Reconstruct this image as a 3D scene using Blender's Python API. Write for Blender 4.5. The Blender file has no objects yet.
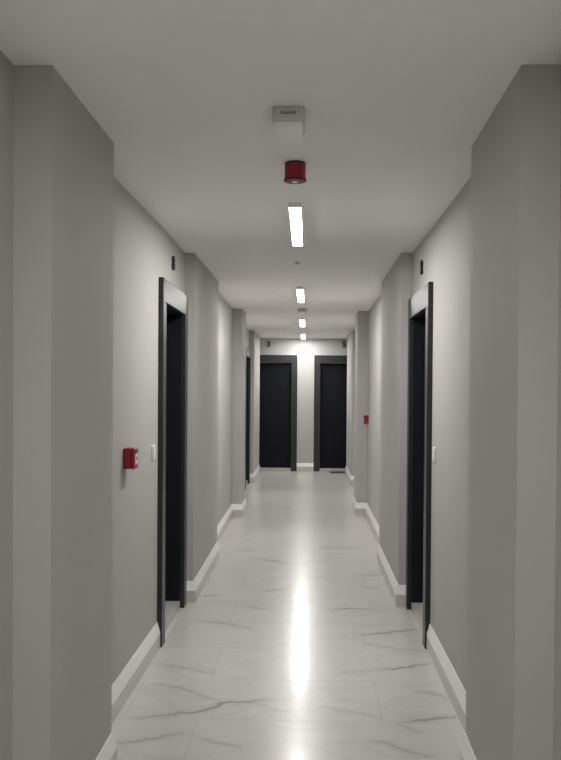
import bpy, bmesh, math, random
import numpy as np
from mathutils import Matrix, Vector
random.seed(4)

# ------------------------------------------------------------ camera
scene = bpy.context.scene
COL = scene.collection
F, YAW, PITCH, ROLL, PPY, EYE = 860.0, .0317, .0154, .007, 403.3, 1.5267
H = 2.5
R = Vector((math.cos(YAW), math.sin(YAW), 0))
fh = Vector((-math.sin(YAW), math.cos(YAW), 0))
FW = fh*math.cos(PITCH) - Vector((0, 0, 1))*math.sin(PITCH)
U = fh*math.sin(PITCH) + Vector((0, 0, 1))*math.cos(PITCH)
cr, sr = math.cos(ROLL), math.sin(ROLL)
RR = R*cr + U*sr
UU = -R*sr + U*cr
cam = bpy.data.objects.new('camera', bpy.data.cameras.new('camera'))
COL.objects.link(cam)
M = Matrix((RR, UU, -FW)).transposed().to_4x4()
M.translation = (0, 0, EYE)
cam.matrix_world = M
cam.data.sensor_fit = 'HORIZONTAL'
cam.data.sensor_width = 36
cam.data.lens = F/561*36
cam.data.shift_y = (PPY-380)/561
cam.data.clip_start = .02
scene.camera = cam

# ------------------------------------------------------------ world, exposure
LAMP = 84.0                      # radiance of the ceiling lamps' diffusers
LAMP_COL = (1.0, .98, .945)
w = bpy.data.worlds.new('world'); scene.world = w; w.use_nodes = True
w.node_tree.nodes['Background'].inputs[0].default_value = (1, .985, .96, 1)
w.node_tree.nodes['Background'].inputs[1].default_value = 0.25   # added daylight through an unseen open end, lifts near pilasters and ceiling
vs = scene.view_settings
vs.view_transform = 'Standard'; vs.look = 'None'; vs.gamma = 1; vs.exposure = 0.57
vs.use_curve_mapping = False


# ------------------------------------------------------------ materials
def mat(name, col, rough=.6, ior=1.45, noise=0, nscale=6, bump=0, bscale=200, metallic=0, spec=.5):
    m = bpy.data.materials.new(name); m.use_nodes = True
    nt = m.node_tree; b = nt.nodes['Principled BSDF']
    b.inputs['Base Color'].default_value = (*col, 1)
    b.inputs['Roughness'].default_value = rough
    b.inputs['IOR'].default_value = ior
    b.inputs['Metallic'].default_value = metallic
    b.inputs['Specular IOR Level'].default_value = spec
    tc = nt.nodes.new('ShaderNodeTexCoord')
    if noise:
        n = nt.nodes.new('ShaderNodeTexNoise'); n.inputs['Scale'].default_value = nscale
        n.inputs['Detail'].default_value = 4
        nt.links.new(tc.outputs['Object'], n.inputs['Vector'])
        mx = nt.nodes.new('ShaderNodeMix'); mx.data_type = 'RGBA'
        mx.inputs[6].default_value = (*[c*(1-noise) for c in col], 1)
        mx.inputs[7].default_value = (*[min(1, c*(1+noise)) for c in col], 1)
        nt.links.new(n.outputs['Fac'], mx.inputs[0])
        nt.links.new(mx.outputs[2], b.inputs['Base Color'])
    if bump:
        n2 = nt.nodes.new('ShaderNodeTexNoise'); n2.inputs['Scale'].default_value = bscale
        nt.links.new(tc.outputs['Object'], n2.inputs['Vector'])
        bp = nt.nodes.new('ShaderNodeBump'); bp.inputs['Strength'].default_value = bump
        bp.inputs['Distance'].default_value = .002
        nt.links.new(n2.outputs['Fac'], bp.inputs['Height'])
        nt.links.new(bp.outputs['Normal'], b.inputs['Normal'])
    return m


def emat(name, strength):
    m = bpy.data.materials.new(name); m.use_nodes = True
    b = m.node_tree.nodes['Principled BSDF']
    b.inputs['Base Color'].default_value = (.9, .9, .88, 1)
    b.inputs['Emission Color'].default_value = (*LAMP_COL, 1)
    b.inputs['Emission Strength'].default_value = strength
    return m


WALL = mat('wall_paint', (.465, .455, .447), .75, noise=.03, nscale=3, bump=.15)
CEIL = mat('ceiling_paint', (.95, .94, .915), .8, noise=.02, nscale=2, bump=.1)
BASE = mat('baseboard_gloss', (.90, .89, .87), .35)
PLINTH = mat('baseboard_plinth', (.58, .57, .55), .3, noise=.05)
METAL = mat('frame_lacquer', (.026, .026, .027), .38, ior=1.42)
LINING = mat('lining_lacquer', (.009, .011, .016), .5, spec=.25)
LEAF = mat('door_laminate', (.006, .007, .010), .5, noise=.1, nscale=20, spec=.2)
STONE = mat('sill_stone', (.50, .49, .46), .3, noise=.08, nscale=8)
WHITE = mat('white_plastic', (.85, .84, .81), .35)
GREYP = mat('grey_plastic', (.60, .59, .57), .45)
LENS = mat('opal_lens', (.95, .945, .92), .35)
RED = mat('red_plastic', (.30, .011, .028), .4)
DRED = mat('dark_red_plastic', (.10, .006, .012), .4)
DARK = mat('dark_plastic', (.03, .03, .028), .5)
MATR = mat('mat_fibre', (.05, .05, .05), .95, noise=.3, nscale=80, bump=.6)
GLOW = emat('lamp_diffuser', LAMP)


def floor_material():
    m = bpy.data.materials.new('marble_tile'); m.use_nodes = True
    nt = m.node_tree; N = nt.nodes; L = nt.links; b = N['Principled BSDF']
    tc = N.new('ShaderNodeTexCoord')

    def math_(op, a, bb=None, c=None):
        n = N.new('ShaderNodeMath'); n.operation = op
        for i, v in enumerate((a, bb, c)):
            if v is None: continue
            if isinstance(v, (int, float)): n.inputs[i].default_value = v
            else: L.new(v, n.inputs[i])
        return n.outputs[0]
    sep = N.new('ShaderNodeSeparateXYZ'); L.new(tc.outputs['Object'], sep.inputs[0])
    X, Y = sep.outputs[0], sep.outputs[1]
    # tile joints: rows of 0.55 m, tiles 1.2 m long, every second row shifted
    PY = .55
    row = math_('DIVIDE', math_('SUBTRACT', Y, 3.95), PY)
    rf = math_('FRACT', row)
    dy = math_('MULTIPLY', math_('MINIMUM', rf, math_('SUBTRACT', 1.0, rf)), PY)
    par = math_('FLOORED_MODULO', math_('FLOOR', row), 2.0)
    xs = math_('SUBTRACT', X, math_('ADD', -.50, math_('MULTIPLY', par, 0.0)))
    xs = math_('ADD', xs, math_('MULTIPLY', math_('SUBTRACT', 1.0, par), -.855))
    xf = math_('FRACT', math_('DIVIDE', xs, 1.2))
    dx = math_('MULTIPLY', math_('MINIMUM', xf, math_('SUBTRACT', 1.0, xf)), 1.2)
    jx = math_('LESS_THAN', dx, .0022)
    jy = math_('LESS_THAN', dy, .0022)
    joint = math_('MAXIMUM', jx, jy)
    # clouds and thin crosswise veins
    mp = N.new('ShaderNodeMapping'); mp.inputs['Scale'].default_value = (1.0, 1.5, 1)
    mp.inputs['Rotation'].default_value = (0, 0, .25)
    L.new(tc.outputs['Object'], mp.inputs[0])
    n1 = N.new('ShaderNodeTexNoise'); n1.inputs['Scale'].default_value = 1.7
    n1.inputs['Detail'].default_value = 6; n1.inputs['Distortion'].default_value = .7
    L.new(mp.outputs[0], n1.inputs['Vector'])
    v = math_('ABSOLUTE', math_('SUBTRACT', n1.outputs['Fac'], .5))
    vein = math_('SUBTRACT', 1.0, math_('MINIMUM', math_('MULTIPLY', v, 28.0), 1.0))
    n2 = N.new('ShaderNodeTexNoise'); n2.inputs['Scale'].default_value = 2.3
    n2.inputs['Detail'].default_value = 3
    L.new(tc.outputs['Object'], n2.inputs['Vector'])
    vein = math_('MULTIPLY', vein, math_('MULTIPLY', n2.outputs['Fac'], .18))
    at = N.new('ShaderNodeAttribute'); at.attribute_name = 'vein'
    vein = math_('MINIMUM', math_('ADD', vein, math_('MULTIPLY', at.outputs['Fac'], .8)), 1.0)
    c1 = N.new('ShaderNodeMix'); c1.data_type = 'RGBA'
    c1.inputs[6].default_value = (.56, .551, .53, 1); c1.inputs[7].default_value = (.62, .611, .59, 1)
    L.new(n2.outputs['Fac'], c1.inputs[0])
    c2 = N.new('ShaderNodeMix'); c2.data_type = 'RGBA'
    L.new(c1.outputs[2], c2.inputs[6]); c2.inputs[7].default_value = (.20, .195, .18, 1)
    L.new(vein, c2.inputs[0])
    c3 = N.new('ShaderNodeMix'); c3.data_type = 'RGBA'
    L.new(c2.outputs[2], c3.inputs[6]); c3.inputs[7].default_value = (.30, .295, .28, 1)
    L.new(math_('MULTIPLY', joint, .4), c3.inputs[0])
    L.new(c3.outputs[2], b.inputs['Base Color'])
    b.inputs['Roughness'].default_value = .26
    b.inputs['Coat Weight'].default_value = .2
    b.inputs['Coat Roughness'].default_value = .14
    b.inputs['Specular IOR Level'].default_value = .28
    b.inputs['IOR'].default_value = 1.5
    return m


FLOORM = floor_material()


# ------------------------------------------------------------ helpers
def link(o, parent=None):
    COL.objects.link(o)
    if parent: o.parent = parent
    return o


def obj(name, bm, material, parent=None, smooth=False, bevel=0):
    me = bpy.data.meshes.new(name)
    bmesh.ops.recalc_face_normals(bm, faces=bm.faces[:])
    if smooth:
        for f in bm.faces: f.smooth = True
    bm.to_mesh(me); bm.free()
    me.materials.append(material)
    o = bpy.data.objects.new(name, me)
    if bevel:
        md = o.modifiers.new('bevel', 'BEVEL'); md.width = bevel; md.segments = 3
        md.limit_method = 'ANGLE'
    return link(o, parent)


def empty(name, loc, rotz=0):
    o = bpy.data.objects.new(name, None)
    o.empty_display_size = .05
    o.location = loc; o.rotation_euler = (0, 0, rotz)
    return link(o)


def tag(o, label=None, cat=None, group=None, kind=None):
    if label: o['label'] = label
    if cat: o['category'] = cat
    if group: o['group'] = group
    if kind: o['kind'] = kind
    return o


def box(bm, x0, x1, y0, y1, z0, z1):
    vs_ = [bm.verts.new(p) for p in ((x0, y0, z0), (x1, y0, z0), (x1, y1, z0), (x0, y1, z0),
                                     (x0, y0, z1), (x1, y0, z1), (x1, y1, z1), (x0, y1, z1))]
    for f in ((3, 2, 1, 0), (4, 5, 6, 7), (0, 1, 5, 4), (1, 2, 6, 5), (2, 3, 7, 6), (3, 0, 4, 7)):
        bm.faces.new([vs_[i] for i in f])


def lathe(bm, prof, n=40, axis='z', cx=0, cy=0):
    rings = []
    for r, z in prof:
        if r < 1e-6: rings.append([bm.verts.new((cx, cy, z))])
        else: rings.append([bm.verts.new((cx+r*math.cos(2*math.pi*k/n), cy+r*math.sin(2*math.pi*k/n), z)) for k in range(n)])
    for a, b in zip(rings, rings[1:]):
        for k in range(n):
            k2 = (k+1) % n
            if len(a) == 1 and len(b) == 1: continue
            if len(a) == 1: bm.faces.new((a[0], b[k], b[k2]))
            elif len(b) == 1: bm.faces.new((a[k], a[k2], b[0]))
            else: bm.faces.new((a[k], a[k2], b[k2], b[k]))


def prism(bm, pts, axis, a0, a1):
    """closed outline pts extruded along an axis: 'y' takes (x,z)"""
    def P(p, a):
        return {'y': (p[0], a, p[1]), 'x': (a, p[0], p[1]), 'z': (p[0], p[1], a)}[axis]
    A = [bm.verts.new(P(p, a0)) for p in pts]; B = [bm.verts.new(P(p, a1)) for p in pts]
    n = len(pts)
    bm.faces.new(A); bm.faces.new(B[::-1])
    for i in range(n): bm.faces.new((A[i], B[i], B[(i+1) % n], A[(i+1) % n]))


def rrect(w_, h_, r, n=5):
    pts = []
    for cx, cy, a in ((w_/2-r, h_/2-r, 0), (-w_/2+r, h_/2-r, 90), (-w_/2+r, -h_/2+r, 180), (w_/2-r, -h_/2+r, 270)):
        for k in range(n+1):
            t = math.radians(a+90*k/n); pts.append((cx+r*math.cos(t), cy+r*math.sin(t)))
    return pts


# ------------------------------------------------------------ structure
VEINS = [
    (1.0, 0.01, [(-0.79, 3.94), (-0.66, 3.99), (-0.52, 4.03), (-0.42, 4.11), (-0.41, 4.16), (-0.27, 4.18), (-0.21, 4.21)]),
    (0.5, 0.01, [(-0.78, 4.42), (-0.61, 4.34), (-0.53, 4.26), (-0.42, 4.18)]),
    (0.45, 0.012, [(-0.79, 4.73), (-0.67, 4.68), (-0.5, 4.59)]),
    (0.6, 0.012, [(-0.82, 3.66), (-0.76, 3.67), (-0.66, 3.72), (-0.54, 3.78)]),
    (0.5, 0.01, [(-0.48, 3.75), (-0.39, 3.69), (-0.27, 3.65)]),
    (0.3, 0.01, [(-0.26, 4.17), (-0.17, 4.1), (-0.08, 4.05)]),
    (0.95, 0.01, [(0.4, 4.69), (0.51, 4.73), (0.69, 4.82)]),
    (1.0, 0.01, [(0.46, 3.96), (0.57, 3.99), (0.7, 4.03)]),
    (0.5, 0.01, [(0.57, 4.38), (0.64, 4.35), (0.7, 4.28)]),
    (0.6, 0.012, [(0.28, 3.75), (0.36, 3.71), (0.43, 3.64), (0.53, 3.58)]),
    (0.4, 0.01, [(0.06, 4.14), (0.2, 4.08), (0.35, 4.01)]),
    (0.3, 0.01, [(0.16, 4.62), (0.26, 4.65), (0.39, 4.68)]),
    (0.4, 0.012, [(0.42, 3.95), (0.48, 3.87), (0.53, 3.84)]),
    (0.4, 0.012, [(0.34, 5.19), (0.46, 5.12), (0.7, 5.05)]),
    (0.6, 0.012, [(-0.8, 6.31), (-0.64, 6.34)]),
    (0.5, 0.015, [(-0.72, 5.65), (-0.55, 5.59), (-0.36, 5.48)]),
    (0.4, 0.015, [(-0.44, 6.03), (-0.28, 5.97)]),
    (0.6, 0.02, [(-0.45, 7.72), (-0.31, 7.68), (-0.19, 7.56)]),
    (0.5, 0.02, [(-0.59, 8.12), (-0.5, 8.11)]),
    (0.6, 0.02, [(-0.32, 6.49), (-0.18, 6.57)]),
    (0.5, 0.015, [(0.42, 7.08), (0.66, 7.14)]),
    (0.6, 0.015, [(0.16, 5.95), (0.27, 6.01), (0.45, 6.01)]),
    (0.9, 0.012, [(0.35, 5.36), (0.5, 5.42), (0.71, 5.51)]),
    (0.4, 0.015, [(0.41, 6.71), (0.53, 6.65)]),
    (0.5, 0.03, [(0.16, 8.34), (0.46, 8.36)]),
]
END = 16.2; BACK = -2.8; LOB = 15.85; LW = 1.5
# (y0, y1, x of the face) along the corridor; doors cut their openings in the wall they stand in
LEFT = [(BACK, 2.58, -.893), (2.58, 3.40, -.776), (3.40, 4.99, -.905, -.881), (4.99, 6.13, -.881), (6.13, 7.75, -.812), (7.75, 10.30, -.905),
        (10.30, 10.90, -.79), (10.90, 14.10, -.97), (14.10, LOB, -.889)]
RIGHT = [(BACK, 2.595, .745), (2.595, 3.46, .628, .644), (3.46, 6.10, .733), (6.10, 7.75, .652), (7.75, 10.55, .733),
         (10.55, 11.20, .61), (11.20, 13.90, .765), (13.90, LOB, .716)]
CW, CP, DW, DT = .112, .03, 1.03, 2.185        # casing width, casing projection, door width and height over the casing
HW = .14                                      # header height
TH = .05                                      # sill height
DOORL = [5.035, 13.05]                          # start of the door in the left wall
DOORR = [5.09]
ENDD = [-.20-DW, .117]                         # start (x) of the doors in the end wall


def wall_side(name, segs, doors, outer):
    bm = bmesh.new()
    for y0, y1, x, *x2 in segs:
        cuts = [d for d in doors if y0 < d < y1]
        a, b = sorted((x, outer))
        if x2:                                    # a pilaster slightly out of square
            prism(bm, [(x, y0), (x2[0], y1), (outer, y1), (outer, y0)], 'z', 0, H); continue
        if not cuts:
            box(bm, a, b, y0, y1, 0, H); continue
        d = cuts[0]; o0, o1 = d+CW-.02, d+DW-CW+.02
        box(bm, a, b, y0, o0, 0, H); box(bm, a, b, o1, y1, 0, H)
        box(bm, a, b, o0, o1, DT-HW+.02, H)
    return tag(obj(name, bm, WALL), kind='structure')


wall_side('wall_left', LEFT, DOORL, -1.35)
wall_side('wall_right', RIGHT, DOORR, 1.20)
bm = bmesh.new()
xs = [-LW]
for d in ENDD: xs += [d+CW-.02, d+DW-CW+.02]
xs.append(LW)
for i in range(0, len(xs), 2): box(bm, xs[i], xs[i+1], END, END+.3, 0, H)
for d in ENDD: box(bm, d+CW-.02, d+DW-CW+.02, END, END+.3, DT-HW+.02, H)
tag(obj('wall_end', bm, WALL), kind='structure')
bm = bmesh.new()
box(bm, -LW-.2, -LW, LOB-.3, END+.3, 0, H); box(bm, LW, LW+.2, LOB-.3, END+.3, 0, H)
box(bm, -LW, -1.35, LOB-.3, LOB-.05, 0, H); box(bm, 1.20, LW, LOB-.3, LOB-.05, 0, H)
tag(obj('wall_lobby', bm, WALL), kind='structure')
bm = bmesh.new(); box(bm, -1.35, 1.2, BACK-.2, BACK, 0, .25); box(bm, -1.35, 1.2, BACK-.2, BACK, 2.4, H)  # unseen back end, its opening added to let world light into the near corridor
tag(obj('wall_back', bm, WALL), kind='structure')
bm = bmesh.new(); box(bm, -LW-.2, LW+.2, BACK-.2, END+.5, H, H+.15)
tag(obj('ceiling', bm, CEIL), kind='structure')


# floor: one slab, its top a grid that carries the traced marble veins of the near tiles
def floor():
    fx = np.concatenate([[-LW-.2, -1.2], np.arange(-.96, .801, .012), [1.0, LW+.2]])
    fy = np.concatenate([[BACK-.2, 0, 2.0], np.arange(2.9, 8.6, .012), [9.5, 11, 13, 15, END+.5]])
    nx, ny = len(fx), len(fy)
    gx, gy = np.meshgrid(fx, fy)
    val = np.zeros_like(gx)
    rng = np.random.default_rng(3)
    for st, wd, pts in VEINS:
        pts = [np.array(p) for p in pts]
        # roughen each line so that it wanders like a vein
        fine = []
        for a, b in zip(pts, pts[1:]):
            for t in np.linspace(0, 1, 7)[:-1]:
                fine.append(a+(b-a)*t+np.array([0, rng.normal(0, .006)]))
        fine.append(pts[-1])
        n = len(fine)
        best = np.zeros_like(gx)
        for i, (a, b) in enumerate(zip(fine, fine[1:])):
            ab = b-a; t = np.clip(((gx-a[0])*ab[0]+(gy-a[1])*ab[1])/(ab@ab+1e-9), 0, 1)
            d = np.hypot(gx-a[0]-t*ab[0], gy-a[1]-t*ab[1])
            taper = .35+.65*math.sin(math.pi*(i+.5)/n)
            core = np.exp(-(d/(wd*1.1*taper))**2)*.75+np.exp(-(d/(wd*3.5))**2)*.22
            best = np.maximum(best, core*(.5+.5*taper))
        val = np.maximum(val, best*st)
    verts = np.stack([gx.ravel(), gy.ravel(), np.zeros(nx*ny)], 1)
    idx = np.arange(nx*ny).reshape(ny, nx)
    quads = np.stack([idx[:-1, :-1], idx[:-1, 1:], idx[1:, 1:], idx[1:, :-1]], -1).reshape(-1, 4)
    c = [(fx[0], fy[0]), (fx[-1], fy[0]), (fx[-1], fy[-1]), (fx[0], fy[-1])]
    base = len(verts)
    verts = verts.tolist()+[(x, y, -.1) for x, y in c]
    faces = quads.tolist()+[[base+3, base+2, base+1, base]]
    t = [int(idx[0, 0]), int(idx[0, -1]), int(idx[-1, -1]), int(idx[-1, 0])]
    me = bpy.data.meshes.new('floor'); me.from_pydata(verts, [], faces); me.update()
    at = me.attributes.new('vein', 'FLOAT', 'POINT')
    at.data.foreach_set('value', np.concatenate([val.ravel(), np.zeros(4)]).astype(np.float32))
    me.materials.append(FLOORM)
    tag(link(bpy.data.objects.new('floor', me)), kind='structure')


floor()


# baseboards: a profile swept along the plan of the wall, stopping at the door casings
BPROF = [(0, 0), (.020, 0), (.020, .084), (.021, .088), (.005, .147), (.003, .153), (0, .153)]


def sweep(bm, path, side):
    """path of (x,y); side = +1 when the room lies to the right of the direction of travel"""
    P = [Vector(p) for p in path]
    nrm = []
    for a, b in zip(P, P[1:]):
        d = (b-a).normalized(); nrm.append(Vector((d.y, -d.x))*side)
    rings = []
    for i, p in enumerate(P):
        if i == 0: m = nrm[0]
        elif i == len(P)-1: m = nrm[-1]
        else:
            m = nrm[i-1]+nrm[i]; m = m/(m.dot(nrm[i]))
        rings.append([bm.verts.new((p.x+m.x*o, p.y+m.y*o, z)) for o, z in BPROF])
    n = len(BPROF)
    for a, b in zip(rings, rings[1:]):
        for k in range(n):
            bm.faces.new((a[k], a[(k+1) % n], b[(k+1) % n], b[k]))
    bm.faces.new(rings[0]); bm.faces.new(rings[-1][::-1])


def two_tone(o):
    o.data.materials.append(PLINTH)              # grey plinth below, white moulding above
    for p in o.data.polygons:
        if p.center.z < .083: p.material_index = 1
    return o


def runs(segs, doors):
    out = []; cur = []
    for y0, y1, x, *x2 in segs:
        cur.append((x, y0))
        for d in doors:
            if y0 < d < y1:
                cur.append((x, d)); out.append(cur); cur = [(x, min(d+DW, y1-.002))]
        cur.append((x2[0] if x2 else x, y1))
    out.append(cur)
    return out


for name, segs, doors, side in (('baseboard_left', LEFT, DOORL, 1), ('baseboard_right', RIGHT, DOORR, -1)):
    bm = bmesh.new()
    for r_ in runs(segs, doors):
        clean = [r_[0]]
        for p in r_[1:]:
            if (Vector(p)-Vector(clean[-1])).length > .03: clean.append(p)
            elif abs(p[0]-clean[-1][0]) > 1e-4: clean.append(p)
        sweep(bm, clean, side)
    two_tone(tag(obj(name, bm, BASE), kind='structure'))
bm = bmesh.new()
sweep(bm, [(ENDD[0]+DW, END), (ENDD[1], END)], 1)
sweep(bm, [(-LW, END), (ENDD[0], END)], 1); sweep(bm, [(ENDD[1]+DW, END), (LW, END)], 1)
two_tone(tag(obj('baseboard_end', bm, BASE), kind='structure'))


# doors: local u along the wall, n out of the wall into the corridor
def door(name, org, udir, ndir, DT=DT, sill_out=.0):
    ox, oy = org
    root = tag(empty(name, (ox+udir[0]*DW/2, oy+udir[1]*DW/2, 0)), kind='structure')
    bx, by = root.location.x, root.location.y

    def B(bm, u0, u1, n0, n1, z0, z1):
        xs_ = sorted((ox+udir[0]*u0+ndir[0]*n0-bx, ox+udir[0]*u1+ndir[0]*n1-bx))
        ys_ = sorted((oy+udir[1]*u0+ndir[1]*n0-by, oy+udir[1]*u1+ndir[1]*n1-by))
        box(bm, xs_[0], xs_[1], ys_[0], ys_[1], z0, z1)
    bm = bmesh.new()
    B(bm, 0, CW, 0, CP, 0, DT-HW); B(bm, DW-CW, DW, 0, CP, 0, DT-HW)
    obj('door_casing', bm, METAL, root, bevel=.003)
    bm = bmesh.new()
    B(bm, CW-.02, CW, -.14, 0, TH, DT-HW); B(bm, DW-CW, DW-CW+.02, -.14, 0, TH, DT-HW)
    B(bm, CW-.02, DW-CW+.02, -.14, 0, DT-HW, DT-HW+.02)
    obj('door_lining', bm, LINING, root, bevel=.002)
    bm = bmesh.new()
    B(bm, 0, DW, 0, CP, DT-HW, DT)
    obj('door_header', bm, METAL, root, bevel=.003)
    bm = bmesh.new(); B(bm, CW+.003, DW-CW-.003, -.145, -.10, TH+.004, DT-HW-.003)
    obj('door_leaf', bm, LEAF, root, bevel=.002)
    bm = bmesh.new(); B(bm, CW, DW-CW, -.16, sill_out, 0, TH)
    tag(obj('door_sill', bm, STONE, root, bevel=.004), label='pale stone door sill')
    return root


door('door_1', (-.881, DOORL[0]), (0, 1), (1, 0))
door('door_2', (.733, DOORR[0]), (0, 1), (-1, 0), DT=2.17)
door('door_3', (-.97, DOORL[1]), (0, 1), (1, 0))
door('door_4', (ENDD[0], END), (1, 0), (0, -1))
door('door_5', (ENDD[1], END), (1, 0), (0, -1))


# ------------------------------------------------------------ ceiling lamps
def ceiling_light(x, y0, length=1.2):
    root = empty('ceiling_light', (x, y0+length/2, H))
    hw = .033; L2 = length/2
    D = .022
    bm = bmesh.new()
    prism(bm, [(-hw, 0), (hw, 0), (hw, -D), (hw-.003, -D), (hw-.003, -D+.006), (-hw+.003, -D+.006), (-hw+.003, -D), (-hw, -D)], 'y', -L2, L2)
    obj('lamp_base', bm, WHITE, root)
    bm = bmesh.new()
    box(bm, -hw+.0032, hw-.0032, -L2+.010, L2-.010, -D-.001, -D+.0055)
    obj('lamp_diffuser', bm, GLOW, root)
    for s in (-1, 1):
        bm = bmesh.new()
        a, b = sorted((s*(L2+.003), s*(L2-.010)))
        box(bm, -hw-.001, hw+.001, a, b, -D-.002, -.0005)
        obj('end_cap', bm, WHITE, root, bevel=.001)
    return root


def copy_tree(o, parent=None):
    c = o.copy(); COL.objects.link(c)
    if parent: c.parent = parent
    for ch in list(o.children): copy_tree(ch, c)
    return c


LG = 'linear lamps along the corridor ceiling'
LABELS = ['long lit white tube lamp on the ceiling just beyond the red sounder',
          'lit white tube lamp on the ceiling, just short of the far box light',
          'small-looking lit tube lamp on the ceiling just beyond the far box light',
          'farthest lit tube lamp on the ceiling, close against the end wall between the doors']
l0 = None
for i, (lx, ly) in enumerate(((-.074, 4.48), (-.081, 8.12), (-.087, 11.65), (-.091, 14.80))):
    if l0 is None: o = l0 = ceiling_light(lx, ly)
    else:
        o = copy_tree(l0); o.location = (lx, ly+.6, H)
    tag(o, LABELS[i], 'ceiling lamp', LG)
o = copy_tree(l0); o.location = (-.07, .8, H)          # added lamp, out of view, to brighten the near pilasters and ceiling
tag(o, 'added tube lamp on the ceiling over the viewpoint, unseen above the top of the picture', 'ceiling lamp', LG)


# ------------------------------------------------------------ emergency light boxes
def emergency_box(x, y, label):
    root = tag(empty('emergency_light', (x, y, H)), label, 'emergency light', 'box fittings under the ceiling')
    W_, D_, T_ = .108, .165, .064
    bm = bmesh.new()
    prism(bm, rrect(W_, D_, .012), 'z', -T_+.014, 0)
    obj('housing', bm, GREYP, root, bevel=.003)
    bm = bmesh.new()
    prism(bm, rrect(W_-.006, D_-.006, .011), 'z', -T_-.006, -T_+.014)
    obj('lens', bm, LENS, root, bevel=.004)
    bm = bmesh.new()
    yb = -D_/2
    box(bm, -.028, .030, yb-.0015, yb, -.036, -.008)
    lab = obj('label_strip', bm, GREYP, root)
    bm = bmesh.new()
    xx = -.026
    for wch, hch in ((.008, .015), (.006, .010), (.006, .010), (.006, .010), (.006, .012), (.008, .014)):
        box(bm, xx, xx+.0025, yb-.0025, yb-.0015, -.027, -.027+hch)
        box(bm, xx, xx+wch*.8, yb-.0025, yb-.0015, -.027, -.0245)
        box(bm, xx+wch*.6, xx+wch*.85, yb-.0025, yb-.0015, -.027, -.027+hch*.7)
        xx += wch+.0022
    obj('lettering', bm, DARK, lab)
    return root


emergency_box(-.073, 3.045, 'grey box light with pale lens on the ceiling in front of the red sounder')
emergency_box(-.076, 10.29, 'tiny grey box light on the ceiling between second and third tube lamps')

# ------------------------------------------------------------ red sounder
root = tag(empty('alarm_sounder', (-.0615, 3.70, H)), 'red round alarm sounder hanging from the ceiling beside the box light', 'fire alarm')
bm = bmesh.new(); lathe(bm, [(0, 0), (.0445, 0), (.0455, -.003), (.0455, -.008), (0, -.008)])
obj('base', bm, DRED, root, bevel=.001)
bm = bmesh.new(); lathe(bm, [(0, -.008), (.044, -.008), (.0455, -.014), (.0455, -.069), (0, -.069)])
obj('body', bm, RED, root, bevel=.002)
bm = bmesh.new(); lathe(bm, [(0, -.069), (.048, -.069), (.0495, -.072), (.0495, -.077), (.046, -.080), (.020, -.081), (0, -.081)])
obj('rim', bm, DRED, root, bevel=.001)
bm = bmesh.new(); lathe(bm, [(0, -.0805), (.012, -.0805), (.011, -.083), (.006, -.085), (0, -.0855)])
obj('lens', bm, LENS, root, smooth=True)

# small ceiling sensor between the first two lamps
root = tag(empty('ceiling_sensor', (-.086, 6.55, H)), 'tiny dark round sensor on the ceiling between the first and second tube lamps', 'sensor')
bm = bmesh.new(); lathe(bm, [(0, 0), (.020, 0), (.020, -.006), (.014, -.012), (0, -.013)], 24)
obj('housing', bm, GREYP, root)
bm = bmesh.new(); lathe(bm, [(0, -.012), (.007, -.012), (.006, -.017), (0, -.018)], 16)
obj('eye', bm, DARK, root)


# ------------------------------------------------------------ manual call points (local +x out of the wall)
def call_point(loc, rotz, label):
    root = tag(empty('fire_call_point', loc, rotz), label, 'fire call point', 'red fire call points on the walls')
    bm = bmesh.new(); box(bm, 0, .040, -.046, .046, -.050, .050)
    obj('back_box', bm, RED, root, bevel=.006)
    bm = bmesh.new(); box(bm, .040, .056, -.048, .048, -.052, .052)
    fr = obj('front_cover', bm, RED, root, bevel=.006)
    bm = bmesh.new(); box(bm, .056, .0585, -.026, .026, -.030, .022)
    gl = obj('press_plate', bm, WHITE, fr, bevel=.001)
    bm = bmesh.new(); box(bm, .056, .060, -.026, .030, .026, .040)
    obj('name_strip', bm, DARK, fr, bevel=.001)
    bm = bmesh.new()
    lathe(bm, [(0, .0585), (.009, .0585), (.009, .0600), (0, .0600)], 20)
    bmesh.ops.transform(bm, matrix=Matrix.Rotation(math.pi/2, 4, 'Y'), verts=bm.verts[:])
    obj('target_dot', bm, DARK, root)
    return root


call_point((-.894, 4.185, 1.188), 0, 'red fire call point on the left wall, short of the near door')
call_point((.733, 10.42, 1.178), math.pi, 'small-looking red fire call point on the far right wall by a pilaster')


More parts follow.
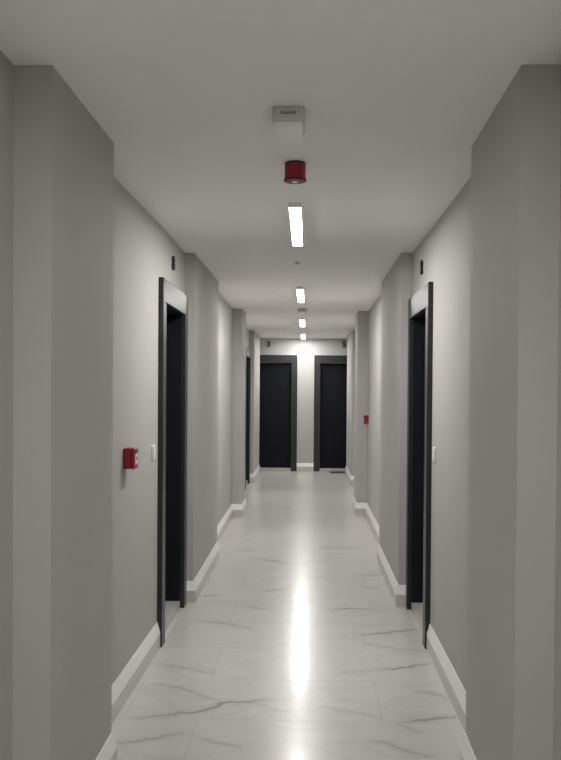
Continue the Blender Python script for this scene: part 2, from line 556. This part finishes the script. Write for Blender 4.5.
# ------------------------------------------------------------ switch plates
def switch(loc, rotz, label):
    root = tag(empty('wall_switch', loc, rotz), label, 'switch', 'white plates beside the near doors')
    bm = bmesh.new(); prism(bm, [(a, b) for a, b in rrect(.085, .085, .008)], 'x', 0, .009)
    obj('plate', bm, WHITE, root, bevel=.002)
    bm = bmesh.new(); box(bm, .009, .013, -.026, .026, -.028, .028)
    obj('rocker', bm, WHITE, root, bevel=.002)
    return root


switch((-.884, 4.885, 1.165), 0, 'white switch plate on the left wall beside the dark door frame')
switch((.733, 4.96, 1.163), math.pi, 'white switch plate on the right wall beside the dark door frame')


# ------------------------------------------------------------ door numbers (raised dark figures)
def number(txt, loc, rotz, label, size=.085):
    cu = bpy.data.curves.new('number_text', 'FONT')
    cu.body = txt; cu.size = size*1.38; cu.align_x = 'CENTER'; cu.align_y = 'CENTER'
    cu.extrude = .008; cu.offset = .0045
    tmp = bpy.data.objects.new('number_text', cu); COL.objects.link(tmp)
    dg = bpy.context.evaluated_depsgraph_get()
    me = bpy.data.meshes.new_from_object(tmp.evaluated_get(dg))
    bpy.data.objects.remove(tmp)
    me.name = 'door_number'; me.materials.clear(); me.materials.append(DARK)
    # text faces +z with x to the right: stand it up against the wall, front towards local -y
    me.transform(Matrix.Translation((0, -.008, 0)) @ Matrix.Rotation(math.pi/2, 4, 'X'))
    o = link(bpy.data.objects.new('door_number', me))
    o.location = loc; o.rotation_euler = (0, 0, rotz)
    return tag(o, label, 'door number', 'raised dark numbers above the doors')


number('8', (-.881, 5.54, 2.336), math.pi/2, 'dark raised number above the near door on the left wall')
number('2', (.733, 5.57, 2.318), -math.pi/2, 'dark raised number above the near door on the right wall')
number('3', (-.745, END, 2.385), 0, 'small dark number above the left door of the end wall', .105)
number('5', (.675, END, 2.385), 0, 'small dark number above the right door of the end wall', .105)

# ------------------------------------------------------------ door mat
root = tag(empty('door_mat', (.71, 15.98, 0)), 'dark door mat on the floor before the right end door', 'door mat')
bm = bmesh.new(); box(bm, -.28, .28, -.11, .11, 0, .012)
obj('pile', bm, MATR, root, bevel=.004)
bm = bmesh.new()
for a in ((-.30, -.28, -.13, .13), (.28, .30, -.13, .13), (-.28, .28, -.13, -.11), (-.28, .28, .11, .13)):
    box(bm, *a, 0, .008)
obj('rubber_edge', bm, DARK, root)
